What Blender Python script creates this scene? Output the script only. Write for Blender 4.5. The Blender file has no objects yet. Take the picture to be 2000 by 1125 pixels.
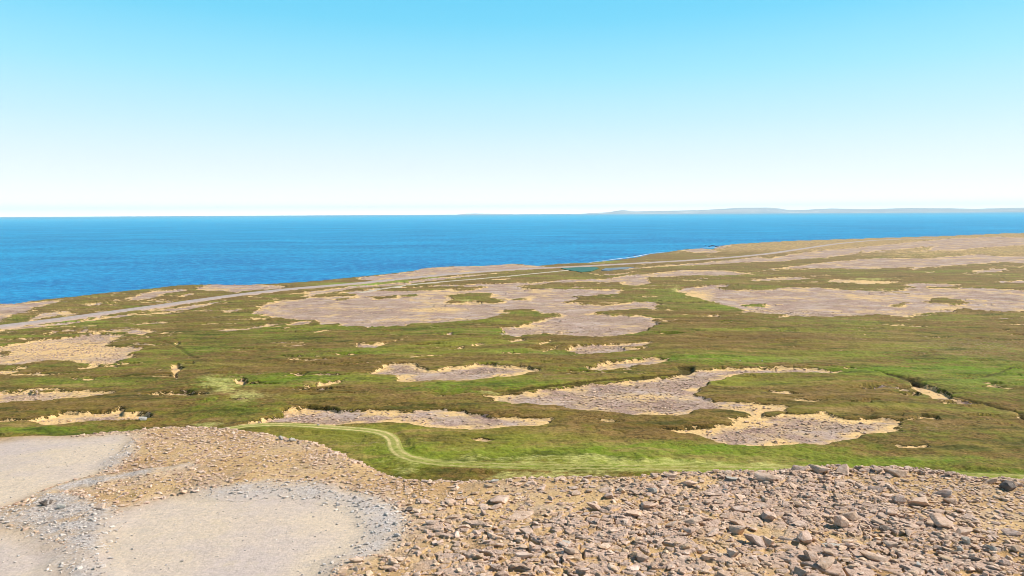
import bpy, math, random
import numpy as np
from mathutils import Matrix, Vector

# ------------------------------------------------------------------ camera
CAM_Z = 46.0
F = 1333.33                      # focal length in pixels of a 2000 px wide picture
PITCH = math.radians(6.23)
ROLL = math.radians(0.29)
scene = bpy.context.scene
col = scene.collection

fwd = np.array([0.0, math.cos(PITCH), -math.sin(PITCH)])
right0 = np.array([1.0, 0.0, 0.0])
up0 = np.cross(right0, fwd)
right = math.cos(ROLL) * right0 - math.sin(ROLL) * up0
up = math.cos(ROLL) * up0 + math.sin(ROLL) * right0

cam_data = bpy.data.cameras.new('camera')
cam_data.sensor_width = 36.0
cam_data.lens = 24.0
cam_data.clip_start = 0.5
cam_data.clip_end = 200000.0
cam = bpy.data.objects.new('camera', cam_data)
col.objects.link(cam)
cam.matrix_world = Matrix(((right[0], up[0], -fwd[0], 0.0),
                           (right[1], up[1], -fwd[1], 0.0),
                           (right[2], up[2], -fwd[2], CAM_Z),
                           (0, 0, 0, 1)))
scene.camera = cam

# ------------------------------------------------------------------ sky, sun, exposure
SUN_EL = math.radians(40)
SUN_AZ = math.radians(80)        # clockwise from the viewing direction

def srgb(r, g, b):
    f = lambda c: (c / 12.92) if c <= 0.04045 else ((c + 0.055) / 1.055) ** 2.4
    return (f(r / 255), f(g / 255), f(b / 255), 1.0)

world = bpy.data.worlds.new('World')
scene.world = world
world.use_nodes = True
wn, wl = world.node_tree.nodes, world.node_tree.links
wn.clear()
w_out = wn.new('ShaderNodeOutputWorld')
w_bg = wn.new('ShaderNodeBackground')
w_sky = wn.new('ShaderNodeTexSky')
w_sky.sky_type = 'NISHITA'
w_sky.sun_disc = False
w_sky.sun_elevation = SUN_EL
w_sky.sun_rotation = SUN_AZ
w_sky.altitude = 50
w_sky.air_density = 1.0
w_sky.dust_density = 0.6
w_sky.ozone_density = 1.0
w_tc = wn.new('ShaderNodeTexCoord')
w_sep = wn.new('ShaderNodeSeparateXYZ')
w_ramp = wn.new('ShaderNodeValToRGB')
wl.new(w_tc.outputs['Generated'], w_sep.inputs[0])
w_map = wn.new('ShaderNodeMapRange')
w_map.inputs['From Min'].default_value = 0.0
w_map.inputs['From Max'].default_value = 1.0
wl.new(w_sep.outputs['Z'], w_map.inputs['Value'])
wl.new(w_map.outputs['Result'], w_ramp.inputs['Fac'])
SKY_GAIN = 0.90
def skyc(r, g, b):
    c = srgb(r, g, b)
    return (c[0] * SKY_GAIN, c[1] * SKY_GAIN, c[2] * SKY_GAIN, 1)
stops = [(0.0, (255, 255, 255)), (0.035, (246, 252, 254)), (0.075, (226, 243, 251)), (0.125, (196, 234, 249)),
         (0.19, (156, 225, 247)), (0.26, (112, 209, 242)), (0.34, (84, 196, 238)), (0.5, (46, 92, 136)), (1.0, (22, 46, 80))]
el = w_ramp.color_ramp.elements
while len(el) > 1:
    el.remove(el[-1])
el[0].position = stops[0][0]; el[0].color = skyc(*stops[0][1])
for p, c in stops[1:]:
    e = el.new(p); e.color = skyc(*c)
w_scale = wn.new('ShaderNodeVectorMath'); w_scale.operation = 'SCALE'
w_scale.inputs['Scale'].default_value = 0.10
wl.new(w_sky.outputs[0], w_scale.inputs[0])
w_mix = wn.new('ShaderNodeMix'); w_mix.data_type = 'RGBA'
w_mix.inputs['Factor'].default_value = 0.90
wl.new(w_scale.outputs[0], w_mix.inputs['A'])
wl.new(w_ramp.outputs['Color'], w_mix.inputs['B'])
wl.new(w_mix.outputs['Result'], w_bg.inputs['Color'])
# the brightening of a clear sky close to the horizon
w_e = wn.new('ShaderNodeMath'); w_e.operation = 'MULTIPLY'; w_e.inputs[1].default_value = -75.0
w_e2 = wn.new('ShaderNodeMath'); w_e2.operation = 'EXPONENT'
w_e3 = wn.new('ShaderNodeMath'); w_e3.operation = 'MULTIPLY_ADD'; w_e3.inputs[1].default_value = 1.7; w_e3.inputs[2].default_value = 1.0
wl.new(w_map.outputs['Result'], w_e.inputs[0]); wl.new(w_e.outputs[0], w_e2.inputs[0]); wl.new(w_e2.outputs[0], w_e3.inputs[0])
wl.new(w_e3.outputs[0], w_bg.inputs['Strength'])
wl.new(w_bg.outputs[0], w_out.inputs[0])

sun_data = bpy.data.lights.new('sun', 'SUN')
sun_data.energy = 5.0
sun_data.angle = math.radians(0.53)
sun_data.color = (1.0, 0.955, 0.88)
sun = bpy.data.objects.new('sun', sun_data)
col.objects.link(sun)
sdir = Vector((math.cos(SUN_EL) * math.sin(SUN_AZ), math.cos(SUN_EL) * math.cos(SUN_AZ), math.sin(SUN_EL)))
sun.rotation_euler = sdir.to_track_quat('Z', 'Y').to_euler()

scene.view_settings.view_transform = 'Standard'
scene.view_settings.look = 'None'
scene.view_settings.gamma = 1.0
scene.view_settings.exposure = 0.38
scene.render.engine = 'CYCLES'
scene.cycles.max_bounces = 4
scene.cycles.volume_bounces = 0
scene.cycles.use_denoising = True
scene.cycles.filter_width = 0.9

# ------------------------------------------------------------------ object helpers
def tag(o, label=None, cat=None, group=None, kind=None):
    if label: o['label'] = label
    if cat: o['category'] = cat
    if group: o['group'] = group
    if kind: o['kind'] = kind
    return o

def link_mesh(name, verts, faces, mat, smooth=False, attrs=None):
    """verts (n,3), faces (m,k) arrays -> one mesh object"""
    verts = np.asarray(verts, dtype=np.float32)
    faces = np.asarray(faces, dtype=np.int32)
    me = bpy.data.meshes.new(name)
    n, m, k = len(verts), len(faces), faces.shape[1]
    me.vertices.add(n)
    me.vertices.foreach_set('co', verts.ravel())
    me.loops.add(m * k)
    me.loops.foreach_set('vertex_index', faces.ravel())
    me.polygons.add(m)
    me.polygons.foreach_set('loop_start', np.arange(0, m * k, k, dtype=np.int32))
    me.polygons.foreach_set('use_smooth', np.full(m, smooth, dtype=bool))
    me.update(calc_edges=True)
    me.validate()
    if attrs:
        for nm, a in attrs.items():
            at = me.attributes.new(nm, 'FLOAT', 'POINT')
            at.data.foreach_set('value', np.asarray(a, dtype=np.float32))
    if mat: me.materials.append(mat)
    o = bpy.data.objects.new(name, me)
    col.objects.link(o)
    return o

# ------------------------------------------------------------------ noise
def _hash(ix, iy, seed):
    h = (ix.astype(np.int64) * 374761393 + iy.astype(np.int64) * 668265263 + seed * 1442695041) & 0xFFFFFFFF
    h = ((h ^ (h >> 13)) * 1274126177) & 0xFFFFFFFF
    h = (h ^ (h >> 16)) & 0xFFFFFFFF
    return h.astype(np.float64) / 4294967295.0

def vnoise(x, y, seed=0):
    ix = np.floor(x); iy = np.floor(y)
    fx = x - ix; fy = y - iy
    ix = ix.astype(np.int64); iy = iy.astype(np.int64)
    ux = fx * fx * (3 - 2 * fx); uy = fy * fy * (3 - 2 * fy)
    a = _hash(ix, iy, seed); b = _hash(ix + 1, iy, seed)
    c = _hash(ix, iy + 1, seed); d = _hash(ix + 1, iy + 1, seed)
    return (a * (1 - ux) + b * ux) * (1 - uy) + (c * (1 - ux) + d * ux) * uy * 1.0

def fbm(x, y, wl_, octaves=3, seed=0, gain=0.5):
    """-1..1"""
    s = np.zeros_like(x, dtype=np.float64); amp = 1.0; tot = 0.0; f = 1.0 / wl_
    for o in range(octaves):
        ca, sa = math.cos(0.7 * o + seed), math.sin(0.7 * o + seed)
        s += amp * (2 * vnoise((ca * x - sa * y) * f + 17.3 * o, (sa * x + ca * y) * f - 9.1 * o, seed * 31 + o) - 1)
        tot += amp; amp *= gain; f *= 2.03
    return s / tot

def sstep(a, b, x):
    t = np.clip((x - a) / (b - a), 0, 1)
    return t * t * (3 - 2 * t)

def cells(x, y, wl_, seed):
    """jittered cells: distance to the cell border, random number and offset inside the cell"""
    u, v = x / wl_, y / wl_
    iu, iv = np.floor(u).astype(np.int64), np.floor(v).astype(np.int64)
    f1 = np.full(x.shape, 9.0); f2 = np.full(x.shape, 9.0); rid = np.zeros_like(x); dx1 = np.zeros_like(x); dy1 = np.zeros_like(x)
    for a in (-1, 0, 1):
        for b in (-1, 0, 1):
            cx = iu + a + _hash(iu + a, iv + b, seed); cy = iv + b + _hash(iu + a, iv + b, seed + 1)
            d = np.hypot(u - cx, v - cy); m = d < f1
            f2 = np.where(m, f1, np.minimum(f2, d))
            rid = np.where(m, _hash(iu + a, iv + b, seed + 2), rid)
            dx1 = np.where(m, u - cx, dx1); dy1 = np.where(m, v - cy, dy1)
            f1 = np.where(m, d, f1)
    return f2 - f1, rid, dx1, dy1

# ------------------------------------------------------------------ land heights (smooth part)
def plain_z(x, y):
    r = np.sqrt(x * x + y * y)
    z = 2.4 + 8.6 * sstep(340, 90, r)
    z = z + 0.35 * fbm(x, y, 95, 2, 5) * sstep(700, 250, r)
    z = z + np.maximum(0, x - 300) * 0.0016
    return z

def hill_z(x, y):
    r = np.sqrt(x * x + y * y)
    return CAM_Z - (13.5 + 0.085 * (r - 25.0))

def ray(px, py):
    px = np.asarray(px, float); py = np.asarray(py, float)
    return fwd[None] * F + (px[:, None] - 1000.0) * right[None] - (py[:, None] - 562.5) * up[None]

def to_ground(px, py, zf):
    d = ray(px, py)
    z = np.full(len(d), 3.0)
    for _ in range(40):
        t = (z - CAM_Z) / d[:, 2]
        zn = zf(t * d[:, 0], t * d[:, 1])
        z = 0.5 * z + 0.5 * zn
    t = (z - CAM_Z) / d[:, 2]
    return np.stack([t * d[:, 0], t * d[:, 1]], 1)

def unp(pts, zf=plain_z):
    a = np.array(pts, float)
    return to_ground(a[:, 0], a[:, 1], zf)

def seg_dist(x, y, poly, closed=True):
    n = len(poly)
    best = np.full(x.shape, 1e18)
    rng = range(n) if closed else range(n - 1)
    for i in rng:
        ax, ay = poly[i]; bx, by = poly[(i + 1) % n]
        dx, dy = bx - ax, by - ay
        L = dx * dx + dy * dy + 1e-12
        t = np.clip(((x - ax) * dx + (y - ay) * dy) / L, 0, 1)
        q = (x - ax - t * dx) ** 2 + (y - ay - t * dy) ** 2
        np.minimum(best, q, out=best)
    return np.sqrt(best)

def inside(x, y, poly):
    c = np.zeros(x.shape, bool)
    n = len(poly)
    for i in range(n):
        ax, ay = poly[i]; bx, by = poly[(i + 1) % n]
        if ay == by: continue
        m = ((ay > y) != (by > y)) & (x < (bx - ax) * (y - ay) / (by - ay) + ax)
        c ^= m
    return c

def sdf(x, y, poly, margin=14.0):
    """positive inside; -margin where farther than margin outside"""
    out = np.full(x.shape, -margin)
    mn = poly.min(0) - margin; mx = poly.max(0) + margin
    m = (x > mn[0]) & (x < mx[0]) & (y > mn[1]) & (y < mx[1])
    if not m.any(): return out
    xs, ys = x[m], y[m]
    d = seg_dist(xs, ys, poly)
    out[m] = np.maximum(np.where(inside(xs, ys, poly), d, -d), -margin)
    return out

# ------------------------------------------------------------------ outlines of the place (traced, then laid on the land in metres)
def P(s):
    v = [float(t) for t in s.replace(';', ' ').replace(',', ' ').split()]
    return [(v[i], v[i + 1]) for i in range(0, len(v), 2)]

COAST = P("-900,660 -400,625 -150,605 0,592 40,590 70,585 150,577 200,571 290,562 330,557 360,555 400,554 460,554 500,554 560,551 620,547 680,541 740,535 800,528 830,522 880,519 940,518 1000,514 1020,515 1050,518 1090,514 1150,512 1200,507 1240,502 1270,495 1300,492 1330,487 1370,484 1390,486 1410,479 1430,476 1500,472 1560,469 1600,468 1700,464.5 1750,463 1850,460 1950,455.5 2000,454 2300,450 2800,447")
CREST = P("-700,905 -200,870 0,858 60,852 170,848 240,845 262,842 330,835 380,836 450,844 520,852 575,860 610,872 640,890 685,912 740,932 800,941 900,942 1000,939 1100,937 1200,932 1300,927 1400,924 1500,924 1560,918 1640,914 1700,917 1800,922 1870,930 1920,938 2000,942 2300,960 2800,990")

BARE = """
-40,680 0,674 50,667 100,660 150,655 180,650 185,645 192,647 215,651 245,652 235,658 215,668 212,673 225,677 250,675 275,675 290,677 280,683 262,688 252,691 262,692 270,692 258,699 240,703 222,710 232,716 225,718 215,713 200,712 185,717 170,720 150,722 148,719 170,716 165,710 135,704 130,702 115,703 85,704 60,707 30,712 0,712 -40,712
32,717 45,714 55,716 50,720 35,720
-20,725 0,724 55,720 40,726 0,731 -20,732
65,655 100,645 150,642 155,645 120,648 90,653
-30,596 0,594 60,590 110,586 125,588 80,596 60,606 30,612 10,622 -30,625
55,622 80,612 130,607 140,608 145,613 100,619 60,624
160,597 185,590 205,591 180,597
248,583 265,575 300,567 360,564 385,563 345,570 310,578 280,586 255,586
340,577 375,571 388,573 360,580 345,580
370,566 395,557 430,554 520,555 560,558 550,563 480,568 460,573 455,570 440,567 400,567
-30,650 0,640 150,626 300,606 400,592 440,585 420,594 380,602 330,608 310,606 250,616 160,628 140,632 60,640 0,646
320,607 350,600 400,592 415,592 390,600 340,609
485,613 500,603 510,596 540,588 590,584 595,582 620,576 640,573 700,567 715,564 740,562 800,560 860,556 900,556 935,553 970,553 1030,551 1060,549 1110,546 1170,545 1200,541 1240,535 1300,531 1330,527 1370,527 1420,528 1450,532 1470,535 1440,537 1400,538 1330,538 1270,541 1265,545 1278,552 1240,558 1215,555 1200,551 1150,550 1100,552 1080,551 1060,554 1015,558 1018,560 1032,563 1060,564 1120,563 1200,564 1222,566 1212,573 1200,573 1160,576 1118,578 1135,581 1130,584 1103,588 1110,589 1130,588 1150,594 1170,595 1200,594 1230,590 1235,586 1245,590 1280,589 1295,594 1280,600 1275,606 1268,601 1230,604 1200,606 1165,608 1152,611 1180,611 1195,615 1215,614 1230,618 1245,614 1262,616 1285,622 1287,632 1270,642 1260,648 1240,652 1200,655 1160,658 1130,657 1090,653 1060,650 1010,658 1000,655 980,653 985,647 976,641 985,638 1010,636 1040,628 1065,622 1090,617 1108,614 1080,611 1062,612 1035,603 990,603 982,607 998,609 975,615 955,622 930,625 890,628 850,631 840,630 822,630 800,632 790,635 730,637 720,640 700,636 690,636 672,638 660,634 672,630 655,630 630,632 610,625 600,625 552,622 545,620 520,618
435,607 470,603 478,605 440,610
400,648 440,643 480,640 520,633 550,632 525,638 480,643 445,648
490,643 540,637 600,632 610,626 580,628 560,632 560,636 520,640
610,648 640,643 650,645 615,649
252,633 290,630 340,627 330,630 260,634
240,647 270,643 300,645 300,648 285,652 300,660 296,663 280,655 260,652 245,650
695,668 720,670 740,668 770,665 800,657 815,655 780,663 750,672 730,679 710,680 697,676
866,652 880,649 886,653 870,655
876,680 905,676 912,680 880,683
918,674 935,670 948,672 930,676
995,665 1020,661 1027,665 1000,668
1045,671 1060,667 1082,662 1072,669 1055,673
1055,686 1090,674 1087,680 1062,687
338,670 350,666 355,670 342,673
360,708 378,706 377,710 362,711
332,715 345,710 355,718 348,727 345,740 339,735 332,722
1100,682 1110,676 1130,672 1180,669 1230,668 1265,666 1270,669 1250,680 1230,685 1200,688 1150,689 1120,694 1125,688 1105,683
1135,717 1140,712 1155,714 1170,708 1190,702 1200,703 1230,700 1270,697 1285,697 1302,701 1290,707 1270,712 1230,715 1200,721 1170,724 1145,722
720,727 740,722 750,712 770,708 785,705 810,709 825,713 830,717 850,720 875,714 900,714 925,709 950,706 970,708 1000,711 1020,712 1035,717 1058,720 1050,723 1030,729 1000,734 970,738 940,741 900,744 850,744 800,745 775,743 780,737 770,732 730,730
595,753 630,745 680,738 672,745 640,752 600,756
955,783 965,777 950,772 990,769 1030,766 1080,758 1150,748 1190,745 1240,738 1290,735 1330,728 1350,724 1400,718 1450,717 1500,714 1560,716 1600,719 1640,724 1630,727 1560,727 1500,727 1450,729 1420,736 1390,744 1385,750 1365,758 1352,768 1356,773 1380,778 1400,783 1435,783 1460,786 1500,787 1530,790 1550,794 1540,798 1530,801 1550,805 1580,806 1592,805 1610,803 1625,808 1650,815 1700,812 1720,816 1762,818 1758,826 1766,830 1758,838 1765,842 1730,845 1700,849 1680,855 1640,860 1605,869 1580,868 1520,870 1460,869 1430,866 1400,863 1380,855 1350,846 1310,839 1262,833 1300,832 1330,831 1360,829 1400,827 1425,823 1420,816 1455,812 1465,808 1455,803 1430,800 1400,799 1370,799 1360,803 1340,809 1320,813 1280,811 1230,807 1160,801 1100,797 1080,791 1000,789 985,784 965,784
1487,762 1510,761 1540,763 1567,768 1550,770 1510,768
1775,743 1790,746 1820,756 1850,766 1872,775 1850,780 1828,779 1798,766 1785,753
1968,812 1990,806 2020,810 2020,824 1995,818
1740,866 1765,870 1790,867 1812,867 1817,872 1790,875 1755,874
1748,809 1765,807 1764,812
1768,818 1780,815 1800,807 1832,811 1835,818 1800,815 1785,819
1643,718 1662,715 1668,719 1650,721
922,856 940,854 963,858 950,862 930,860
1168,818 1190,819 1212,824 1185,824
858,770 888,770 888,774 862,774
462,830 480,823 510,815 540,808 535,800 550,795 600,790 640,792 665,798 720,798 800,800 860,798 880,803 900,800 940,806 960,813 1000,813 1040,811 1075,814 1090,818 1075,826 1050,832 1010,831 980,834 945,839 920,840 870,835 840,832 790,825 750,823 700,824 670,828 650,831 620,831 570,829 520,828 490,833 465,838 455,838
-20,766 0,764 20,762 90,757 110,757 130,759 200,762 225,765 205,771 150,777 90,781 30,784 0,787 -20,788
270,769 300,766 360,764 400,766 405,769 370,773 310,772
-20,816 0,817 60,817 90,812 125,804 150,806 180,801 215,799 235,793 250,796 248,803 275,802 292,808 290,815 270,819 240,818 200,821 170,824 120,828 85,831 70,829 72,824 50,820 0,825 -20,826
138,736 155,737 151,742 140,740
163,739 184,738 182,742 165,742
455,741 475,737 486,745 475,751 460,747
503,743 516,745 510,749 500,746
1320,568 1335,562 1370,558 1385,556 1440,556 1405,561 1420,566 1450,566 1465,565 1480,566 1500,565 1540,560 1600,562 1650,565 1700,567 1735,569 1760,566 1775,561 1765,555 1790,553 1830,553 1880,555 1880,558 1840,560 1810,562 1850,562 1900,561 1940,562 1965,565 2000,566 2060,567 2060,607 2000,607 1930,606 1905,602 1880,603 1860,608 1830,611 1790,614 1740,618 1735,614 1700,614 1660,617 1600,618 1560,616 1540,618 1522,620 1530,614 1500,612 1470,610 1440,611 1450,605 1430,598 1400,594 1390,588 1370,583 1345,577 1330,571
1618,547 1640,545 1680,547 1720,548 1767,549 1740,552 1700,555 1660,553 1630,551
1368,616 1410,613 1407,618 1380,618
1460,549 1490,543 1540,540 1592,543 1560,546 1500,548
1480,530 1540,521 1600,513 1660,508 1700,505 1800,505 1870,500 1900,497 1940,499 1960,501 2000,501 2060,501 2060,512 2000,514 1960,512 1900,516 1850,519 1800,523 1780,526 1790,522 1720,524 1680,525 1620,523 1560,524 1500,528
1200,525 1300,518 1400,510 1480,502 1560,495 1600,490 1680,483 1740,477 1800,471 1860,466 1940,463 2000,464 2060,462 2060,477 1990,479 1900,485 1870,490 1840,489 1780,492 1710,492 1680,495 1620,502 1560,507 1530,510 1480,512 1440,513 1390,516 1330,519 1280,521 1220,527
1888,530 1900,527 1940,525 1964,523 1962,530 1940,532
1935,549 2000,547 2040,547 2040,551 1960,552
700,541 760,535 800,529 830,523 880,520 1000,515 1045,519 1080,522 1000,528 900,535 800,544 740,549 700,546
590,580 600,569 700,557 790,551 800,547 900,538 1000,531 900,542 870,545 830,549 800,556 700,562
1330,489 1365,485 1385,487 1412,492 1360,494
1395,487 1412,480 1432,478 1412,485
1130,531 1170,535 1210,534 1245,529 1215,536 1170,537
950,547 975,544 1006,543 990,546
""".strip().split('\n')
TURF = """
0,686 12,684 25,691 10,694 0,693
20,703 50,699 53,701 30,705
880,575 900,573 930,571 960,571 965,575 960,582 975,584 990,584 985,589 965,591 950,590 930,588 900,589 880,589 875,588 885,583 880,579
1000,584 1030,581 1033,583 1005,586
735,580 773,576 774,580 740,584
605,577 650,571 690,573 692,577 650,578 610,579
660,583 690,580 696,581 662,586
785,576 812,574 813,577 788,578
720,566 760,563 800,561 900,559 942,560 925,565 895,567 890,563 860,565 800,568 740,567
1490,805 1520,801 1532,804 1510,811 1490,811
1445,595 1485,593 1489,598 1460,599
1805,588 1820,583 1835,581 1870,583 1882,588 1879,594 1860,595 1835,591 1815,590
1738,597 1765,590 1778,592 1750,598
1690,490 1740,488 1780,485 1820,481 1812,488 1790,491 1740,492
1480,502 1530,497 1532,499 1500,505
""".strip().split('\n')
BARE_W = [unp(P(s)) for s in BARE]
TURF_W = [unp(P(s)) for s in TURF]
def thick(p):
    q = np.roll(p, -1, 0)
    return float(np.clip(2 * abs((p[:, 0] * q[:, 1] - q[:, 0] * p[:, 1]).sum() / 2) / np.hypot(*(q - p).T).sum() / 4.0, .15, 1))
BARE_T = [thick(p) for p in BARE_W]; TURF_T = [thick(p) for p in TURF_W]
coast_w = unp(COAST)
LAND_W = np.vstack([coast_w, [[coast_w[-1, 0] + 500, -400]], [[-900, -400]], [[coast_w[0, 0] - 300, coast_w[0, 1] - 200]]])
crest_w = unp(CREST, hill_z)
HILL_W = np.vstack([crest_w, [[160, -60]], [[-160, -60]]])

PAD_W = [unp(P(s), hill_z) for s in (
 "-300,880 0,862 60,855 170,851 245,848 258,858 240,885 215,905 180,925 100,948 40,972 0,985 -300,1030",
 "205,1012 260,987 330,968 430,957 520,950 600,948 680,962 740,978 778,1002 786,1030 765,1066 700,1085 645,1100 620,1150 600,1400 0,1400 150,1150 180,1080 195,1040",
 "-300,1050 0,1022 55,1035 120,1065 125,1100 110,1150 60,1400 -300,1400")]
GREY_W = [unp(P(s), hill_z) for s in (
 "380,957 520,943 600,940 690,955 752,976 788,1003 796,1035 768,1072 722,1088 650,1114 640,1092 700,1062 722,1030 706,1002 650,978 560,966 450,968",
 "-200,1000 0,990 50,985 75,965 120,963 200,985 235,1002 205,1060 185,1150 100,1150 128,1062 60,1034 0,1022 -200,1040",
 "205,905 240,880 262,862 268,880 240,905 215,918",
 "60,965 140,938 240,925 330,912 390,902 380,912 300,930 200,945 110,965 60,985")]

# soft ground-cover patches: x, y, half width, half height (px), strength
GREEN = [(560,735,240,16,.8),(1000,752,200,12,.9),(870,760,120,14,.6),(420,790,130,20,.9),(1150,880,420,20,1.0),(800,885,160,24,1.),(1350,895,300,14,1.),(1350,702,180,9,.9),
 (1500,642,180,9,.35),(1250,760,60,5,.5),(1750,725,170,12,.7),(1900,755,130,18,.8),(1450,600,110,8,.8),(1300,575,60,14,.6),(1250,650,120,7,.9),(940,650,130,8,.7),
 (1080,690,70,8,.7),(1000,680,90,5,.5),(200,745,180,10,.8),(60,745,60,6,.4),(330,840,160,10,.7),(80,845,120,8,.7),(700,690,100,6,.6),(560,660,100,8,.5),(1650,690,120,6,.4),
 (1850,530,120,5,.6),(1700,560,120,4,.6),(1950,490,60,4,.4),(1150,720,90,6,.4),(1500,560,60,4,.3),(1770,900,240,14,.8),(1950,925,120,8,.7),(390,660,70,8,.5),(440,610,50,4,.2),
 (380,680,60,16,.5),(1000,610,60,5,.5),(30,625,40,8,.7),(1900,700,90,10,.3),(1130,620,60,5,.3),(1700,590,40,3,.3)]
BROWN = [(1450,690,200,7,.7),(1650,650,260,14,.8),(1400,665,150,8,.6),(1080,860,180,14,1.),(1550,755,150,20,.8),(1700,800,130,14,.6),(620,710,180,10,.7),(800,700,120,8,.7),
 (1850,880,150,14,.7),(1850,830,120,14,.6),(300,730,60,8,.5),(1300,850,150,12,.8),(1000,700,80,6,.5),(700,850,150,6,.7),(150,650,80,5,.3),(930,850,120,9,.9),(1900,650,150,10,.8),
 (60,800,80,8,.6),(1250,725,80,5,.4),(1200,810,130,7,.5),(1550,790,80,6,.4),(1000,545,150,5,.6),(600,690,60,4,.4),(1350,590,30,10,.2),(1500,890,60,8,.2),(400,700,30,8,.2),(40,730,40,10,.7)]
PALE = [(1000,903,260,5,.8),(1250,908,260,4,.8),(1080,926,160,4,.7),(820,893,50,6,.6),(1500,915,160,4,.6),(430,750,60,22,.75),(490,775,60,10,.95),(450,765,40,8,.8),(400,825,45,6,.8),(850,900,110,9,.75),(1050,895,200,8,.8),(1300,902,150,8,.9),(1000,922,90,12,.7),(1150,918,150,7,.6),(900,880,60,6,.35),
 (780,915,60,8,.5),(1450,908,120,6,.85),(1250,918,100,5,.7),(1650,912,90,5,.4),(1900,928,200,5,.5),(1320,565,12,7,.8),(1700,545,60,3,.7),(905,587,18,4,.8),(420,735,40,6,.5),(1230,580,40,3,.4),(960,768,60,2.5,.5),(380,745,30,6,.4)]
SANDY = [(110,680,160,22,1.),(200,712,70,10,1.),(850,603,70,5,1.),(1250,772,130,10,.7),(1350,575,50,12,.9),(590,796,50,7,1.),(1480,793,70,6,.9),(1460,822,70,9,1.),(1700,549,80,5,1.),(120,818,70,9,1.),(230,800,40,6,.9),(1820,762,60,14,1.),(500,832,80,4,.9),(1050,635,60,8,.5),(1750,608,60,5,.6),(1850,600,60,6,.7),(900,590,50,4,.8),(780,740,40,6,.9),(1040,830,60,5,.9),(900,836,80,5,.7),(1200,716,50,8,.8),(1780,870,60,5,1.),(950,778,30,6,1.),(1525,766,50,6,1.),(1650,812,120,6,.8),(1750,840,30,10,.9),(1600,868,80,4,.7)]
LUSH = [(710,555,75,3,1.),(780,550,30,3,.6),(855,543,25,2,.8),(1870,482,10,2,0.4),(130,627,60,2.2,.8),(1180,511,30,2.0,.6),(1840,486,30,2,.5),(1700,744,20,2,.2),(1900,748,60,6,.4),(600,695,50,3,.35),(1010,688,50,4,.5)]
STONY = [(1880,675,120,12,.8),(1650,625,140,6,.3),(1100,690,50,5,.5),(1900,690,110,8,.6),(1290,598,30,12,.3),(1060,560,50,4,.4),(750,865,120,6,.35),(1700,655,160,10,.35),(1820,835,60,10,.4),(1550,705,110,6,.4),(1850,665,60,4,.5),(640,745,50,6,.4),(1070,735,18,4,.8)]
def blob_params(L, zf=plain_z):
    out = []
    for (px, py, rx, ry, s) in L:
        c = unp([(px, py)], zf)[0]; a = unp([(px - rx, py), (px + rx, py), (px, py - ry), (px, py + ry)], zf)
        u = (a[1] - a[0]) / 2; v = (a[2] - a[3]) / 2
        M = np.linalg.inv(np.array([[u[0], v[0]], [u[1], v[1]]]))
        out.append((c, M, s))
    return out
BL = {k: blob_params(v) for k, v in dict(green=GREEN, brown=BROWN, sandy=SANDY, pale=PALE, lush=LUSH, stony=STONY).items()}
def blob_field(x, y, key):
    f = np.zeros_like(x)
    for c, M, s in BL[key]:
        dx, dy = x - c[0], y - c[1]
        p = M[0, 0] * dx + M[0, 1] * dy; q = M[1, 0] * dx + M[1, 1] * dy
        r2 = p * p + q * q
        f = np.maximum(f, s * np.exp(-0.9 * r2))
    return f

ROAD_PX = P("-400,690 -150,658 0,638 100,627 200,613 300,600 400,585 470,576 540,568 600,562 680,556 740,550 800,543 860,538 940,531 1000,527 1080,523 1150,520 1200,517 1270,513 1330,510 1400,505 1440,502 1500,496 1540,490 1580,484 1620,478 1660,473.5 1700,470 1750,467.5 1800,466 1870,465")
TRACK_PX = P("420,842 470,832 520,828.5 560,829 610,832 660,836 700,838 740,842 763,849 771,858 769,869 768,879 778,889 800,898 840,904 880,907 950,909 1050,911 1150,912 1250,913 1350,915 1500,917 1700,922 1900,929 2100,936")
SIDE_PX = P("700,571 760,562 830,553.5 880,549.5 930,545 1000,539 1040,535 1100,529 1160,522")
def smooth_line(px, zf=plain_z, step=1.5, it=6):
    a = unp(px, zf)
    d = np.r_[0, np.cumsum(np.hypot(*(a[1:] - a[:-1]).T))]
    n = max(8, int(d[-1] / step))
    s = np.linspace(0, d[-1], n)
    q = np.stack([np.interp(s, d, a[:, 0]), np.interp(s, d, a[:, 1])], 1)
    k = max(1, int(it))
    for _ in range(k):
        q[1:-1] = 0.25 * q[:-2] + 0.5 * q[1:-1] + 0.25 * q[2:]
    return q
road_c = smooth_line(ROAD_PX, step=6, it=12)
track_c = smooth_line(TRACK_PX, step=0.8, it=22)
side_c = smooth_line(SIDE_PX, step=6, it=6)
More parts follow.
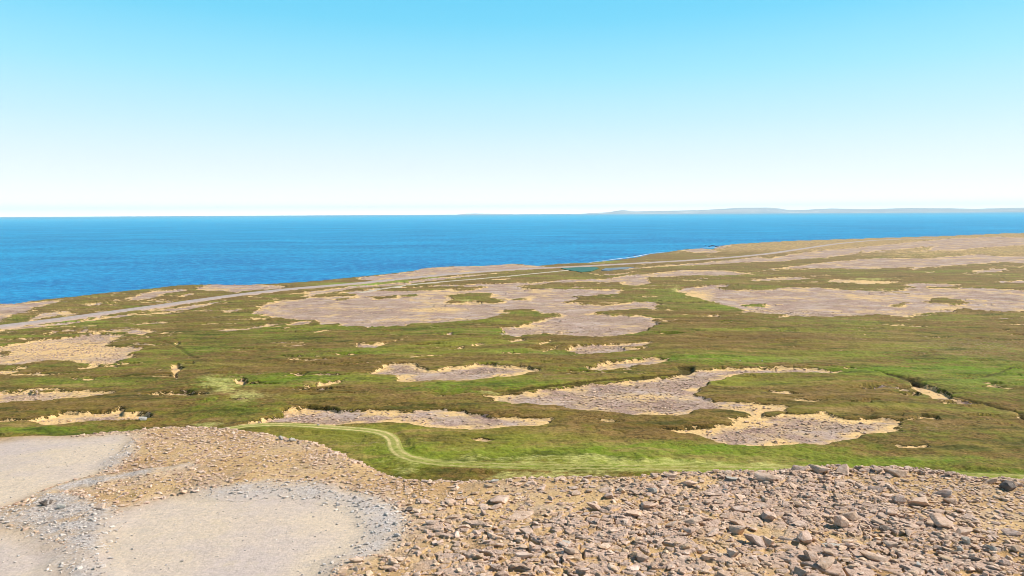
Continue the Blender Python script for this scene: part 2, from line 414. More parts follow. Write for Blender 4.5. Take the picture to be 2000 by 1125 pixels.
DITCH = [(smooth_line(P(s), step=3, it=3), w, dp) for s, w, dp in (
 ("1735,733 1760,738 1780,744 1800,749", .9, .4),
 ("1868,774 1900,783 1935,790 1957,791 1975,797 2000,806 2050,822", .9, .45),
 ("400,746 440,746 520,744 580,738 640,733 700,729 722,727", .45, .35),
 ("150,736 200,737 250,735 300,730 340,728", .5, .4),
 ("300,663 330,668 350,678 372,694 385,700", .7, .22),
 ("1280,586 1320,590 1340,592 1390,588", .6, .4),
 ("830,770 900,769 960,768 1010,764", .4, .35),
 ("1000,764 1050,757 1100,752 1160,744 1200,740 1260,736 1320,729", 1.0, .7),
 ("1335,726 1345,720 1338,717", 1.6, .9),
 ("300,640 400,634 480,629 560,621", .5, .3),
 ("0,656 80,645 170,640 195,642", .5, .3),
 ("800,673 850,670 900,665 960,663 1000,655", .5, .35),
 ("470,681 510,680 540,679", .5, .3), ("580,773 620,771 660,769 690,770", .5, .4),
 ("1870,742 1920,740 1980,716 2010,720", .5, .3), ("1080,703 1120,705 1180,703", .5, .4),
 ("1440,618 1480,622 1540,618", .5, .35), ("1560,712 1620,714 1700,722 1740,734", .5, .35))]

# ------------------------------------------------------------------ the full land surface
def surface(x, y, masks=False):
    r = np.sqrt(x * x + y * y)
    z = plain_z(x, y)
    # distance inside bare ground, with an uneven edge
    bare = np.full(x.shape, -14.0)
    amp = np.ones_like(x)
    for p, th in zip(BARE_W, BARE_T):
        d = sdf(x, y, p); m = d > bare
        bare[m] = d[m]; amp[m] = th
    for p, th in zip(TURF_W, TURF_T):
        d = -sdf(x, y, p); m = d < bare
        bare[m] = d[m]; amp[m] = th
    k = np.clip(r / 150.0, 0.55, 3.2)
    k = k * amp
    edge = k * (0.9 * fbm(x, y, 7.0, 2, 11) + 0.75 * fbm(x * .7, y, 2.2, 3, 12, .65) + 1.1 * fbm(x * .3, y * 1.3, 3.0, 3, 13, .65)) + .12 * (1 - amp)
    lobes = np.maximum(0, fbm(x, y, 3.2, 1, 19)) * 0.9 * k
    sd = bare + np.where(bare > -13.9, edge - lobes * sstep(3, 0, np.abs(bare)), 0)
    # stray small scars in the turf
    sc = fbm(x, y * 1.0, 13.0, 3, 21, 0.6)
    sc = fbm(x * .33, y, 4.2, 3, 21, 0.6) + .35 * fbm(x, y, 60, 2, 22)
    stray = (sc - 0.50) * 5.0 * sstep(900, 500, r) - 4 * sstep(150, 120, r)
    sd = np.where((bare < -.5) & (stray > -1.2), np.maximum(sd, np.minimum(stray, .9)), sd)
    ts = fbm(x * .3 + 50, y, 5.5, 3, 23, 0.6) + .3 * fbm(x, y, 70, 2, 24)
    sd = np.where((sd > 1.2) & (ts > .52) & (r > 175) & (amp > .6), np.minimum(sd, (.52 - ts) * 6.0), sd)
    depth = (0.32 + 0.50 * sstep(-0.25, 0.5, fbm(x, y, 24, 3, 14))) * sstep(900, 200, r) + 0.05
    land_bank = depth * sstep(-0.15, 0.45, sd)
    ditch = np.zeros_like(x)
    for q, w, dp in DITCH:
        mn = q.min(0) - 4; mx = q.max(0) + 4
        m = (x > mn[0]) & (x < mx[0]) & (y > mn[1]) & (y < mx[1])
        if m.any():
            dd = seg_dist(x[m], y[m], q, False) * (1 + 0.5 * fbm(x[m], y[m], 3, 2, 33))
            ditch[m] = np.maximum(ditch[m], dp * sstep(w * 1.3, w * 0.45, dd))
    tdist = np.full(x.shape, 9.0)
    mn = track_c.min(0) - 5; mx = track_c.max(0) + 5
    m = (x > mn[0]) & (x < mx[0]) & (y > mn[1]) & (y < mx[1])
    if m.any(): tdist[m] = seg_dist(x[m], y[m], track_c[::2], False)
    near_track = sstep(2.6, 1.5, tdist)
    tussock = (0.26 * fbm(x, y, 3.0, 3, 3, .6) + 0.16 * np.abs(fbm(x, y, 1.3, 2, 4))) * sstep(-0.1, -1.0, sd) * (1 - near_track)
    tussock = tussock * sstep(1500, 300, r) + 0.8 * fbm(x, y, 26, 2, 8) * sstep(600, 150, r) * sstep(0.2, -4.0, sd) * (1 - near_track)
    z = z + tussock - (land_bank + ditch) * (1 - near_track)
    stones = 0.07 * np.abs(fbm(x, y, 1.6, 2, 6)) * sstep(0.2, 1.2, sd)
    z = z + stones * (1 - near_track)
    # coast: land drops under the water
    ls = sdf(x, y, LAND_W, 60.0)
    cw = ls + 1.8 * fbm(x, y, 24, 3, 41) + 0.8 * fbm(x, y, 7, 2, 42)
    z = z - 7.0 * sstep(0.5, -9.0, cw) - 0.5 * sstep(6, 0, cw)
    # the rocky hill
    hs = sdf(x, y, HILL_W, 120.0)
    near = (hs > -95) & (r < 170)
    hz = np.full(x.shape, -99.0)
    rr = {}
    if near.any():
        xs, ys, h = x[near], y[near], hs[near]
        out = np.maximum(0, -(h + 0.5 * fbm(xs, ys, 4, 2, 51)))
        drop = np.where(out < 1.6, out * out * 0.28, 0.717 + (out - 1.6) * 0.75)
        t = hill_z(xs, ys) + 0.22 * fbm(xs, ys, 7, 3, 52) + 0.05 * fbm(xs, ys, 1.1, 2, 53) - drop
        slab_mask = sstep(-.35, .15, fbm(xs, ys, 8, 3, 57)) * sstep(-9, 3, xs + 3 * fbm(xs, ys, 6, 2, 58))
        wx = xs + .35 * fbm(xs, ys, 1.2, 2, 59); wy = ys + .35 * fbm(xs, ys, 1.3, 2, 60)
        e1, r1, ax1, ay1 = cells(wx * .7, wy, .74, 7)
        e2, r2, ax2, ay2 = cells(wx * .8, wy, .33, 17)
        up1 = sstep(.30, .55, r1); up2 = sstep(.35, .5, r2)
        s1 = sstep(.03, .16, e1) * up1; s2 = sstep(.05, .22, e2) * up2
        slab = np.maximum(s1 * (.05 + .12 * r1 + .08 * (ax1 * np.cos(r1 * 40) + ay1 * np.sin(r1 * 40))), s2 * (.04 + .09 * r2))
        t = t + slab_mask * slab
        platev = np.maximum(s1, s2 * .9) * slab_mask
        pad = np.full(xs.shape, -8.0)
        for p in PAD_W: pad = np.maximum(pad, sdf(xs, ys, p))
        pad = pad + 0.5 * fbm(xs, ys, 2.5, 2, 54)
        pw = sstep(-1.6, 1.2, pad)
        tp = hill_z(xs, ys) + 0.10 * fbm(xs, ys, 11, 2, 55) - 0.16 - drop
        grey = np.full(xs.shape, -8.0)
        for p in GREY_W: grey = np.maximum(grey, sdf(xs, ys, p))
        grey = grey + 0.6 * fbm(xs, ys, 2.0, 2, 56)
        t = t * (1 - pw) + tp * pw + 0.12 * sstep(-0.9, 0.9, grey) * (1 - sstep(1, 2.5, grey) * 0.5)
        hz[near] = t
        if masks:
            rr['plate'] = np.zeros_like(x); rr['plate'][near] = platev * (1 - pw)
            rr['pad'] = np.zeros_like(x); rr['pad'][near] = pw
            rr['grey'] = np.zeros_like(x); rr['grey'][near] = sstep(-0.7, 0.9, grey)
    fore = hz > z
    z = np.maximum(z, hz)
    if not masks: return z
    if 'pad' not in rr: rr['pad'] = np.zeros_like(x); rr['grey'] = np.zeros_like(x); rr['plate'] = np.zeros_like(x)
    rr['fore'] = sstep(-0.25, 0.15, hz - (z if False else np.where(fore, z - 0.0, z)) + np.where(fore, 0.15, 0))
    rr['bare'] = sd; rr['coast'] = cw
    g = blob_field(x, y, 'green'); b = blob_field(x, y, 'brown')
    n = 0.45 * fbm(x * .5, y, 50, 3, 61) + 0.45 * fbm(x * .5, y, 12, 3, 62)
    rr['green'] = np.clip(0.27 + 0.85 * g - 0.45 * b + n, 0, 1)
    p = blob_field(x, y, 'pale')
    rr['pale'] = np.clip(p * 1.35 + 0.75 * fbm(x, y * 1.0, 3.2, 3, 63) * sstep(0.05, 0.3, p) - 0.25, 0, 1)
    rr['sandy'] = blob_field(x, y, 'sandy')
    rr['lush'] = blob_field(x, y, 'lush')
    st = blob_field(x, y, 'stony')
    rr['stony'] = np.clip(st, 0, 1)
    rr['ditch'] = ditch
    rr['bank'] = depth; rr['dist'] = r
    return z, rr

# ------------------------------------------------------------------ material helpers
class NT:
    def __init__(s, name):
        s.m = bpy.data.materials.new(name); s.m.use_nodes = True
        s.t = s.m.node_tree; s.t.nodes.clear(); s.n = s.t.nodes; s.l = s.t.links
        s.out = s.n.new('ShaderNodeOutputMaterial')
        s.b = s.n.new('ShaderNodeBsdfPrincipled')
        s.l.new(s.b.outputs[0], s.out.inputs[0])
        tc = s.n.new('ShaderNodeNewGeometry'); s.pos = tc.outputs['Position']; s.nor = tc.outputs['Normal']
    def put(s, sock, v):
        if hasattr(v, 'default_value') or hasattr(v, 'is_output'): s.l.new(v, sock)
        else: sock.default_value = v
    def attr(s, name):
        a = s.n.new('ShaderNodeAttribute'); a.attribute_name = name; return a.outputs['Fac']
    def math(s, op, a, b=0.0, clamp=False):
        m = s.n.new('ShaderNodeMath'); m.operation = op; m.use_clamp = clamp
        s.put(m.inputs[0], a); s.put(m.inputs[1], b); return m.outputs[0]
    def rng(s, v, a, b, c=0.0, d=1.0, smooth=False):
        m = s.n.new('ShaderNodeMapRange'); m.clamp = True
        if smooth: m.interpolation_type = 'SMOOTHSTEP'
        s.put(m.inputs['Value'], v)
        m.inputs['From Min'].default_value = a; m.inputs['From Max'].default_value = b
        m.inputs['To Min'].default_value = c; m.inputs['To Max'].default_value = d
        return m.outputs['Result']
    def noise(s, wl_, detail=3, rough=0.55, stretch=None, dist=0.0, vec=None):
        v = vec or s.pos
        if stretch:
            mp = s.n.new('ShaderNodeMapping'); mp.inputs['Scale'].default_value = stretch[:3]
            if len(stretch) > 3: mp.inputs['Rotation'].default_value = (0, 0, stretch[3])
            s.l.new(v, mp.inputs['Vector']); v = mp.outputs[0]
        n = s.n.new('ShaderNodeTexNoise'); n.inputs['Scale'].default_value = 1.0 / wl_
        n.inputs['Detail'].default_value = detail; n.inputs['Roughness'].default_value = rough
        n.inputs['Distortion'].default_value = dist
        s.l.new(v, n.inputs['Vector']); return n.outputs['Fac']
    def vor(s, wl_, feature='F1', out='Distance', rnd=1.0):
        n = s.n.new('ShaderNodeTexVoronoi'); n.feature = feature; n.inputs['Scale'].default_value = 1.0 / wl_
        n.inputs['Randomness'].default_value = rnd
        s.l.new(s.pos, n.inputs['Vector']); return n.outputs[out]
    def mix(s, f, a, b):
        m = s.n.new('ShaderNodeMix'); m.data_type = 'RGBA'
        s.put(m.inputs['Factor'], f); s.put(m.inputs['A'], a); s.put(m.inputs['B'], b)
        return m.outputs['Result']
    def scale(s, c, f):
        m = s.n.new('ShaderNodeVectorMath'); m.operation = 'SCALE'
        s.put(m.inputs[0], c); s.put(m.inputs['Scale'], f); return m.outputs[0]
    def bump(s, h, dist, strength=1.0, prev=None):
        b = s.n.new('ShaderNodeBump'); b.inputs['Distance'].default_value = dist; b.inputs['Strength'].default_value = strength
        s.l.new(h, b.inputs['Height'])
        if prev: s.l.new(prev, b.inputs['Normal'])
        return b.outputs[0]

def alb(r, g, b, k=1.0):
    c = srgb(r, g, b); return (c[0] * k, c[1] * k, c[2] * k, 1)

KG = 1.2
def grass_colour(T, green, pale, lush, stony):
    fine = T.noise(0.55, 4, 0.7); mid = T.noise(3.0, 4, 0.6); big = T.noise(22, 3, 0.55)
    heath = T.mix(T.rng(fine, 0.35, 0.68), alb(74, 56, 22, KG), alb(142, 112, 62, KG))
    heath = T.mix(T.rng(mid, 0.42, 0.62, 0, .75), heath, alb(112, 96, 36, KG))
    grn = T.mix(T.rng(fine, 0.35, 0.68), alb(66, 72, 14, KG), alb(128, 128, 44, KG))
    grn = T.mix(T.rng(big, 0.45, 0.62, 0, .6), grn, alb(98, 116, 26, KG))
    gf = T.math('ADD', green, T.math('MULTIPLY', T.math('SUBTRACT', mid, 0.5), 1.3))
    gf = T.math('ADD', gf, T.math('MULTIPLY', T.math('SUBTRACT', T.noise(0.9, 3, 0.6), 0.5), 0.7))
    c = T.mix(T.rng(gf, 0.22, 0.85, smooth=True), heath, grn)
    c = T.mix(T.rng(gf, 0.8, 1.35, 0, .8), c, alb(92, 128, 20, KG))
    s6 = T.noise(7, 5, .7, (.4, 1.5, 1, .12)); s20 = T.noise(24, 5, .65, (.4, 1.6, 1, .1))
    c = T.mix(T.rng(s20, .50, .66, 0, .6), c, alb(124, 130, 40, KG))
    c = T.mix(T.rng(s20, .48, .34, 0, .6), c, alb(98, 72, 36, KG))
    c = T.mix(T.rng(s6, .54, .68, 0, .6), c, alb(154, 124, 76, KG))
    c = T.mix(T.rng(s6, .47, .34, 0, .75), c, alb(56, 62, 14, KG))
    c = T.mix(T.math('MULTIPLY', T.rng(T.noise(2.6, 5, .75, (.45, 1.6, 1, .1)), 0.54, 0.66), 0.6), c, alb(58, 52, 16, KG))
    c = T.mix(T.math('MULTIPLY', T.rng(T.noise(0.5, 3, .65, (.6, 1.4, 1, .1)), 0.58, 0.70), 0.65), c, alb(40, 34, 10, KG))
    c = T.mix(T.rng(T.attr('dist'), 260, 900, 0, .55), c, alb(140, 116, 84, KG))  # distance haze put into the colour of the far grass
    c = T.mix(T.math('MULTIPLY', lush, 0.85), c, alb(124, 150, 56, KG))
    pf = T.math('ADD', pale, T.math('MULTIPLY', T.math('SUBTRACT', T.noise(1.1, 3, .6, (1, 2.2, 1, 0.5)), 0.5), 1.6))
    pf = T.math('MULTIPLY', T.rng(pf, 0.30, 0.85), T.rng(pale, 0.02, 0.2))
    c = T.mix(T.math('MULTIPLY', pf, T.rng(T.noise(.5, 3, .7, (.5, 1.6, 1, .2)), .36, .6, .15, .95)), c, alb(172, 166, 96, KG))
    sf = T.math('MULTIPLY', stony, T.rng(T.noise(0.7, 3, .65), 0.53, 0.64))
    c = T.mix(sf, c, alb(178, 150, 122, 0.8))
    return c

def make_ground_material():
    T = NT('turf_gravel_and_rock')
    bare = T.attr('bare'); coast = T.attr('coast')
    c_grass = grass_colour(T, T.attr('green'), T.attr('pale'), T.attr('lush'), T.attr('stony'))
    # bare gravel of the plain
    g1 = T.noise(0.45, 4, 0.75); g2 = T.noise(5.5, 4, 0.6, (1, 1, 1)); g3 = T.noise(28, 3, 0.5)
    grav = T.mix(T.rng(g1, 0.36, 0.66), alb(136, 106, 90, .92), alb(206, 174, 156, .92))
    grav = T.mix(T.rng(T.noise(0.9, 2, .5), 0.60, 0.68, 0, 0.55), grav, alb(96, 76, 58, .9))
    grav = T.mix(T.rng(T.noise(9, 5, .7, (.8, 1.1, 1, .1)), .46, .62, 0, .7), grav, alb(206, 184, 170, .92))
    grav = T.mix(T.rng(T.noise(13, 5, .72, (.7, 1.2, 1, .15)), .54, .66, 0, .6), grav, alb(132, 106, 90, .9))
    grav = T.mix(T.rng(T.noise(3.2, 5, .8), .56, .66, 0, .7), grav, alb(98, 76, 62, .9))
    sand = T.mix(T.rng(g1, 0.3, 0.7), alb(206, 164, 106, .95), alb(240, 204, 146, .95))
    grav = T.mix(T.rng(g2, .42, .62, 0, .6), grav, alb(182, 156, 130, .9))
    rim = T.math('ADD', T.math('MULTIPLY', bare, -0.33), T.math('MULTIPLY', T.math('SUBTRACT', T.math('ADD', T.math('MULTIPLY', g2, .6), T.math('MULTIPLY', T.noise(16, 2, .5), .4)), 0.53), 9.0))
    sandf = T.rng(rim, -1.3, -0.3)
    sandf = T.math('MAXIMUM', sandf, T.rng(T.math('ADD', T.math('MULTIPLY', g3, 0.6), T.math('MULTIPLY', g2, 0.5)), 0.57, 0.70, 0, .75))
    sandf = T.math('MAXIMUM', sandf, T.rng(T.math('ADD', T.attr('sandy'), T.math('MULTIPLY', T.math('SUBTRACT', T.noise(2.2, 5, .75), .5), 1.8)), .35, .75, 0, .92))
    bare_c = T.mix(sandf, grav, sand)
    moss = T.math('MULTIPLY', T.rng(T.noise(4.2, 4, .65, (.6, 1.6, 1, .3)), 0.60, 0.68), 0.5)
    bare_c = T.mix(moss, bare_c, alb(128, 116, 62, .9))
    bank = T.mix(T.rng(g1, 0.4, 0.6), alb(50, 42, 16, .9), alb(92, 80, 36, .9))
    # turf > peat bank, its colour darkened for the shaded face > bare, the border frayed by small tufts and crumbs
    fr = T.math('SUBTRACT', T.noise(1.5, 4, .75, (.45, 1.5, 1, .1)), .5)
    bare = T.math('ADD', bare, T.math('MULTIPLY', fr, T.rng(T.attr('dist'), 80, 400, 2.4, 10.0)))
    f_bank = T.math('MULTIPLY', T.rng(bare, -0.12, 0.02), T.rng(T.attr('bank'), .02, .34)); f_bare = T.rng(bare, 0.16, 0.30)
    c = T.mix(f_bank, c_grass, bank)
    c = T.mix(f_bare, c, bare_c)
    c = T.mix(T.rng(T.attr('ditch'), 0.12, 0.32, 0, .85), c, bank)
    # beach edge
    beach = T.mix(T.rng(T.noise(3, 3, .6), .4, .6), alb(150, 128, 112, .9), alb(196, 182, 166, .9))
    c = T.mix(T.rng(T.math('ADD', coast, T.math('MULTIPLY', T.noise(18, 3, .6), -5.0)), 1.2, -0.8), c, beach)
    # the hill
    h1 = T.noise(0.16, 4, 0.7); h2 = T.noise(2.6, 4, 0.6); h3 = T.noise(0.5, 3, .65)
    hill = T.mix(T.rng(h1, 0.3, 0.7), alb(194, 156, 108, .9), alb(230, 196, 146, .92))
    hill = T.mix(T.rng(h2, 0.48, 0.66, 0, .7), hill, alb(196, 174, 156, .92))
    hill = T.mix(T.rng(T.noise(6, 4, .65), .42, .6, .25, .8), hill, alb(176, 138, 92, .9))
    hill = T.mix(T.rng(h3, 0.60, 0.72, 0, .55), hill, alb(150, 118, 80, .9))
    hill = T.mix(T.math('MULTIPLY', T.rng(T.noise(1.7, 3, .6), 0.66, 0.72), .5), hill, alb(118, 104, 54, .9))
    padc = T.mix(T.rng(T.noise(5.5, 5, .66), 0.40, 0.62), alb(230, 206, 178, .94), alb(214, 194, 184, .94))
    padc = T.mix(T.rng(T.noise(.28, 5, .8), .42, .62, 0, .5), padc, alb(178, 160, 150, .9))
    padc = T.mix(T.rng(T.noise(1.6, 4, .7), .56, .7, 0, .5), padc, alb(232, 208, 166, .92))
    padc = T.mix(T.rng(T.noise(0.12, 3, .7), 0.3, 0.7, 0, .5), padc, alb(186, 168, 150, .9))
    padc = T.mix(T.rng(T.noise(0.8, 3, .6), 0.58, 0.75, 0, .35), padc, alb(180, 168, 162, .9))
    greyc = T.mix(T.rng(T.noise(0.14, 3, .7), 0.35, 0.65), alb(166, 152, 144, .9), alb(212, 202, 196, .92))
    slabc = T.mix(T.rng(h1, .3, .7), alb(158, 130, 112, .95), alb(214, 186, 168, .95))
    slabc = T.mix(T.rng(T.noise(1.4, 4, .6), .4, .64, 0, .6), slabc, alb(192, 160, 136, .95))
    hill = T.mix(T.rng(T.attr('plate'), .35, .75), hill, slabc)
    hc = T.mix(T.attr('pad'), hill, padc)
    hc = T.mix(T.math('MULTIPLY', T.math('MULTIPLY', T.attr('grey'), T.rng(T.noise(1.6, 4, .7), .36, .58, .25, 1)), 0.9), hc, greyc)
    c = T.mix(T.attr('fore'), c, hc)
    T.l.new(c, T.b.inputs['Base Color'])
    T.b.inputs['Roughness'].default_value = 0.95
    T.b.inputs['Specular IOR Level'].default_value = 0.15
    # relief
    hg = T.math('ADD', T.noise(0.7, 4, .65), T.math('MULTIPLY', T.noise(2.4, 3, .6), 1.4))
    hg = T.math('MULTIPLY', hg, T.rng(T.attr('pad'), 0, 1, 1, .25))
    n1 = T.bump(hg, 0.22, 0.9)
    n2 = T.bump(T.noise(0.12, 4, .7), 0.05, 0.8, n1)
    T.l.new(n2, T.b.inputs['Normal'])
    return T.m

# ------------------------------------------------------------------ build the ground sheet
cols_n = 1500
az_core = np.linspace(-40.5, 40.5, cols_n)
az = np.radians(np.r_[np.linspace(-62, -41, 40), az_core, np.linspace(41, 62, 40)])
inv = np.r_[np.linspace(1 / 10.0, 1 / 20.0, 40, endpoint=False), np.linspace(1 / 20.0, 1 / 65.0, 640, endpoint=False),
            np.linspace(1 / 65.0, 1 / 1750.0, 680, endpoint=False), np.linspace(1 / 1750., 1 / 4500., 16)]
rad = 1.0 / inv
R_, A_ = np.meshgrid(rad, az, indexing='ij')
GX = (R_ * np.sin(A_)).ravel(); GY = (R_ * np.cos(A_)).ravel()
GZ, MK = surface(GX, GY, True)
nr, nc = len(rad), len(az)
idx = np.arange(nr * nc).reshape(nr, nc)
gf = np.stack([idx[:-1, :-1], idx[:-1, 1:], idx[1:, 1:], idx[1:, :-1]], -1).reshape(-1, 4)
gf = gf[:, ::-1]
keep = (GZ[gf].max(1) > -2.5)
gf = gf[keep]
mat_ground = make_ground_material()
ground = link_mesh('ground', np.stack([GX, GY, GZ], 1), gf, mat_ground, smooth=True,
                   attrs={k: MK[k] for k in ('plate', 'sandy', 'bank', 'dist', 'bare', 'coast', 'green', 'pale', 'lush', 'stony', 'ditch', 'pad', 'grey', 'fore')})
tag(ground, kind='structure')

def ground_at(pts):
    pts = np.asarray(pts, float)
    return surface(pts[:, 0], pts[:, 1])

# ------------------------------------------------------------------ sea
def make_sea():
    T = NT('sea_water')
    w1 = T.noise(7, 6, .74, (1, 1.6, 1, 0.25)); w2 = T.noise(160, 4, .6, (.5, 1.2, 1, 0.12)); w3 = T.noise(2.2, 3, .6)
    w4 = T.noise(900, 3, .55, (.3, 1.2, 1, 0.08))
    c = T.mix(T.rng(w2, .35, .68), alb(0, 98, 150), alb(0, 140, 184))
    c = T.mix(T.rng(w4, .42, .62, 0, .5), c, alb(0, 112, 168))
    w5 = T.noise(60, 6, .78, (.7, 1.3, 1, 0.1)); w6 = T.noise(320, 6, .8, (.5, 1.5, 1, 0.1))
    c = T.mix(T.rng(w6, .50, .68, 0, .6), c, alb(30, 166, 204))
    c = T.mix(T.rng(w5, .50, .72, 0, .55), c, alb(34, 170, 208))
    c = T.mix(T.rng(w5, .50, .30, 0, .5), c, alb(0, 72, 140))
    c = T.mix(T.rng(w1, .50, .68, 0, .85), c, alb(60, 182, 214))
    c = T.mix(T.rng(w1, .50, .34, 0, .85), c, alb(0, 68, 136))
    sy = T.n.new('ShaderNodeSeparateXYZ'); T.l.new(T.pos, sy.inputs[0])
    c = T.mix(T.rng(T.math('ADD', sy.outputs['Y'], T.math('MULTIPLY', T.noise(1500, 3, .6, (.3, 1, 1)), 900)), 1600, 7000, 0, .62), c, alb(40, 176, 214))  # water painted paler far out, as haze towards the horizon
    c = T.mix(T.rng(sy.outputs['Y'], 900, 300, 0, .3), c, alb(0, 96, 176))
    c = T.scale(c, 1.2)
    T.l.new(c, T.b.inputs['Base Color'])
    T.b.inputs['Roughness'].default_value = 0.42
    T.b.inputs['IOR'].default_value = 1.33
    T.b.inputs['Specular IOR Level'].default_value = 0.30
    h = T.math('ADD', w1, T.math('MULTIPLY', w3, 0.3))
    T.l.new(T.bump(h, 2.0, 1.0), T.b.inputs['Normal'])
    n = 96; R = 40000.0
    v = [(0, 0, 0)]; rings = [300, 1500, 6000, 18000, R]
    vs = [[0, 0, 0]]; fs = []
    for r in rings:
        for i in range(n):
            a = 2 * math.pi * i / n; vs.append([r * math.cos(a), r * math.sin(a), 0])
    for k in range(len(rings) - 1):
        for i in range(n):
            a = 1 + k * n + i; b = 1 + k * n + (i + 1) % n
            fs.append([a, a + n, b + n, b])
    o = link_mesh('sea', vs, fs, T.m)
    tag(o, kind='structure')
    return o
make_sea()

# ------------------------------------------------------------------ roads and tracks
def ribbon(name, line, offs, lifts, mat, attr_name='across', terrain_smooth=3):
    d = np.gradient(line, axis=0); L = np.hypot(d[:, 0], d[:, 1])[:, None] + 1e-9
    nrm = np.stack([d[:, 1], -d[:, 0]], 1) / L
    n, k = len(line), len(offs)
    pts = line[:, None, :] + nrm[:, None, :] * np.array(offs)[None, :, None]
    z = surface(pts[..., 0].ravel(), pts[..., 1].ravel()).reshape(n, k)
    if terrain_smooth:
        zc = z.max(1)
        for _ in range(terrain_smooth):
            zc[1:-1] = .25 * zc[:-2] + .5 * zc[1:-1] + .25 * zc[2:]
        z = np.repeat(zc[:, None], k, 1)
    z = z + np.array(lifts)[None, :]
    v = np.concatenate([pts, z[..., None]], -1).reshape(-1, 3)
    ii = np.arange(n * k).reshape(n, k)
    f = np.stack([ii[:-1, :-1], ii[:-1, 1:], ii[1:, 1:], ii[1:, :-1]], -1).reshape(-1, 4)
    ac = np.tile(np.array(offs), n)
    return link_mesh(name, v, f, mat, smooth=True, attrs={attr_name: ac})

T = NT('road_gravel')
across = T.attr('across')
rc = T.mix(T.rng(T.noise(1.5, 3, .6), .35, .65), alb(168, 150, 140, .85), alb(192, 174, 164, .85))
rut = T.math('ABSOLUTE', T.math('SUBTRACT', T.math('ABSOLUTE', across), 1.3))
rc = T.mix(T.rng(rut, 0.7, 0.2, 0, .5), rc, alb(204, 190, 182, .85))
rc = T.mix(T.rng(T.math('ABSOLUTE', across), 3.3, 4.8, 0, .9), rc, alb(176, 150, 132, .95))
T.l.new(rc, T.b.inputs['Base Color']); T.b.inputs['Roughness'].default_value = 0.9
T.b.inputs['Specular IOR Level'].default_value = 0.2
T.l.new(T.bump(T.noise(.4, 3, .6), .03), T.b.inputs['Normal'])
road = ribbon('road', road_c, [-6.5, -5.2, -3.6, -1.8, 0, 1.8, 3.6, 5.2, 6.5], [-1.3, -0.25, .28, .34, .38, .34, .28, -0.25, -1.3], T.m, terrain_smooth=10)
tag(road, kind='structure')

def track_material(name, pale_edge):
    T = NT(name)
    across = T.math('ADD', T.attr('across'), T.math('MULTIPLY', T.math('SUBTRACT', T.noise(2.0, 3, .6), .5), .5))
    v = lambda x: T.math('ADD', x, 0.0)
    g = grass_colour(T, v(0.8), v(0.5), v(0.1), v(0.0))
    aa = T.math('ABSOLUTE', across)
    rut = T.math('ABSOLUTE', T.math('SUBTRACT', aa, 0.62))
    worn = T.mix(T.rng(T.noise(.8, 3, .6), .4, .65), alb(200, 180, 124, .9), alb(160, 152, 84, .9))
    c = T.mix(T.math('MULTIPLY', T.rng(rut, .36, .10), T.rng(T.noise(3.5, 4, .7), .36, .6, .15, .8)), g, worn)
    sx = T.n.new('ShaderNodeSeparateXYZ'); T.l.new(T.pos, sx.inputs[0])
    c = T.mix(T.math('MULTIPLY', T.rng(sx.outputs['X'], -8, -20, .0, .85), T.math('MULTIPLY', T.rng(aa, 1.2, .8), T.rng(T.noise(1.4, 4, .7), .36, .62, .15, 1))), c, T.mix(T.rng(rut, .34, .12), alb(168, 160, 92, .9), alb(222, 196, 136, .95)))
    T.l.new(c, T.b.inputs['Base Color']); T.b.inputs['Roughness'].default_value = 0.95
    T.b.inputs['Specular IOR Level'].default_value = 0.1
    T.l.new(T.bump(T.noise(.5, 3, .6), .1), T.b.inputs['Normal'])
    return T.m
offs = [-1.35, -1.1, -.9, -.62, -.3, 0, .3, .62, .9, 1.1, 1.35]
track = ribbon('path', track_c, offs, [-.10, .02, .05, .02, .05, .07, .05, .02, .05, .02, -.10], track_material('worn_track_grass', True), terrain_smooth=0)
# settle the strip just above the turf
tag(track, kind='structure')
T = NT('old_track_gravel')
rc = T.mix(T.rng(T.noise(1.5, 3, .6), .35, .65), alb(176, 160, 138, .9), alb(200, 186, 164, .9))
T.l.new(rc, T.b.inputs['Base Color']); T.b.inputs['Roughness'].default_value = .95
side = ribbon('path', side_c, [-2.6, -1.6, 0, 1.6, 2.6], [-.6, .06, .10, .06, -.6], T.m, terrain_smooth=6)
tag(side, kind='structure')

# ------------------------------------------------------------------ ponds by the road
def pond(px, colr, name='pond'):
    w = unp(P(px)); cxy = w.mean(0)
    # subdivide the outline and wobble it
    q = []
    for i in range(len(w)):
        a, b = w[i], w[(i + 1) % len(w)]
        for t in np.linspace(0, 1, 6, endpoint=False): q.append(a * (1 - t) + b * t)
    q = np.array(q); q[:, 0] += .8 * fbm(q[:, 0], q[:, 1], 9, 2, 71)
    z = float(np.median(ground_at(q))) + .30
    n = len(q)
    v = np.vstack([np.c_[q, np.full(n, z)], np.c_[q, np.full(n, z - 1.2)], [[cxy[0], cxy[1], z]]])
    f = [[i, (i + 1) % n, 2 * n] for i in range(n)]
    f += [[i, n + i, n + (i + 1) % n] for i in range(n)] + [[i, n + (i + 1) % n, (i + 1) % n] for i in range(n)]
    T = NT('pond_water')
    c = T.mix(T.rng(T.noise(14, 3, .6), .4, .6), colr, tuple(min(1, k * 1.5) for k in colr[:3]) + (1,))
    T.l.new(c, T.b.inputs['Base Color']); T.b.inputs['Roughness'].default_value = .35
    T.b.inputs['Specular IOR Level'].default_value = .08
    T.l.new(T.bump(T.noise(1.5, 3, .6), .15), T.b.inputs['Normal'])
    return tag(link_mesh(name, v, f, T.m), kind='structure')
pond("1096,524.5 1130,522.5 1165,522 1170,525 1155,530.5 1135,532 1112,528.5", alb(30, 92, 56, .7))
pond("1174,528.5 1182,524.5 1212,523 1240,522 1222,525 1202,527.5 1187,529.5", alb(112, 120, 130, .7))

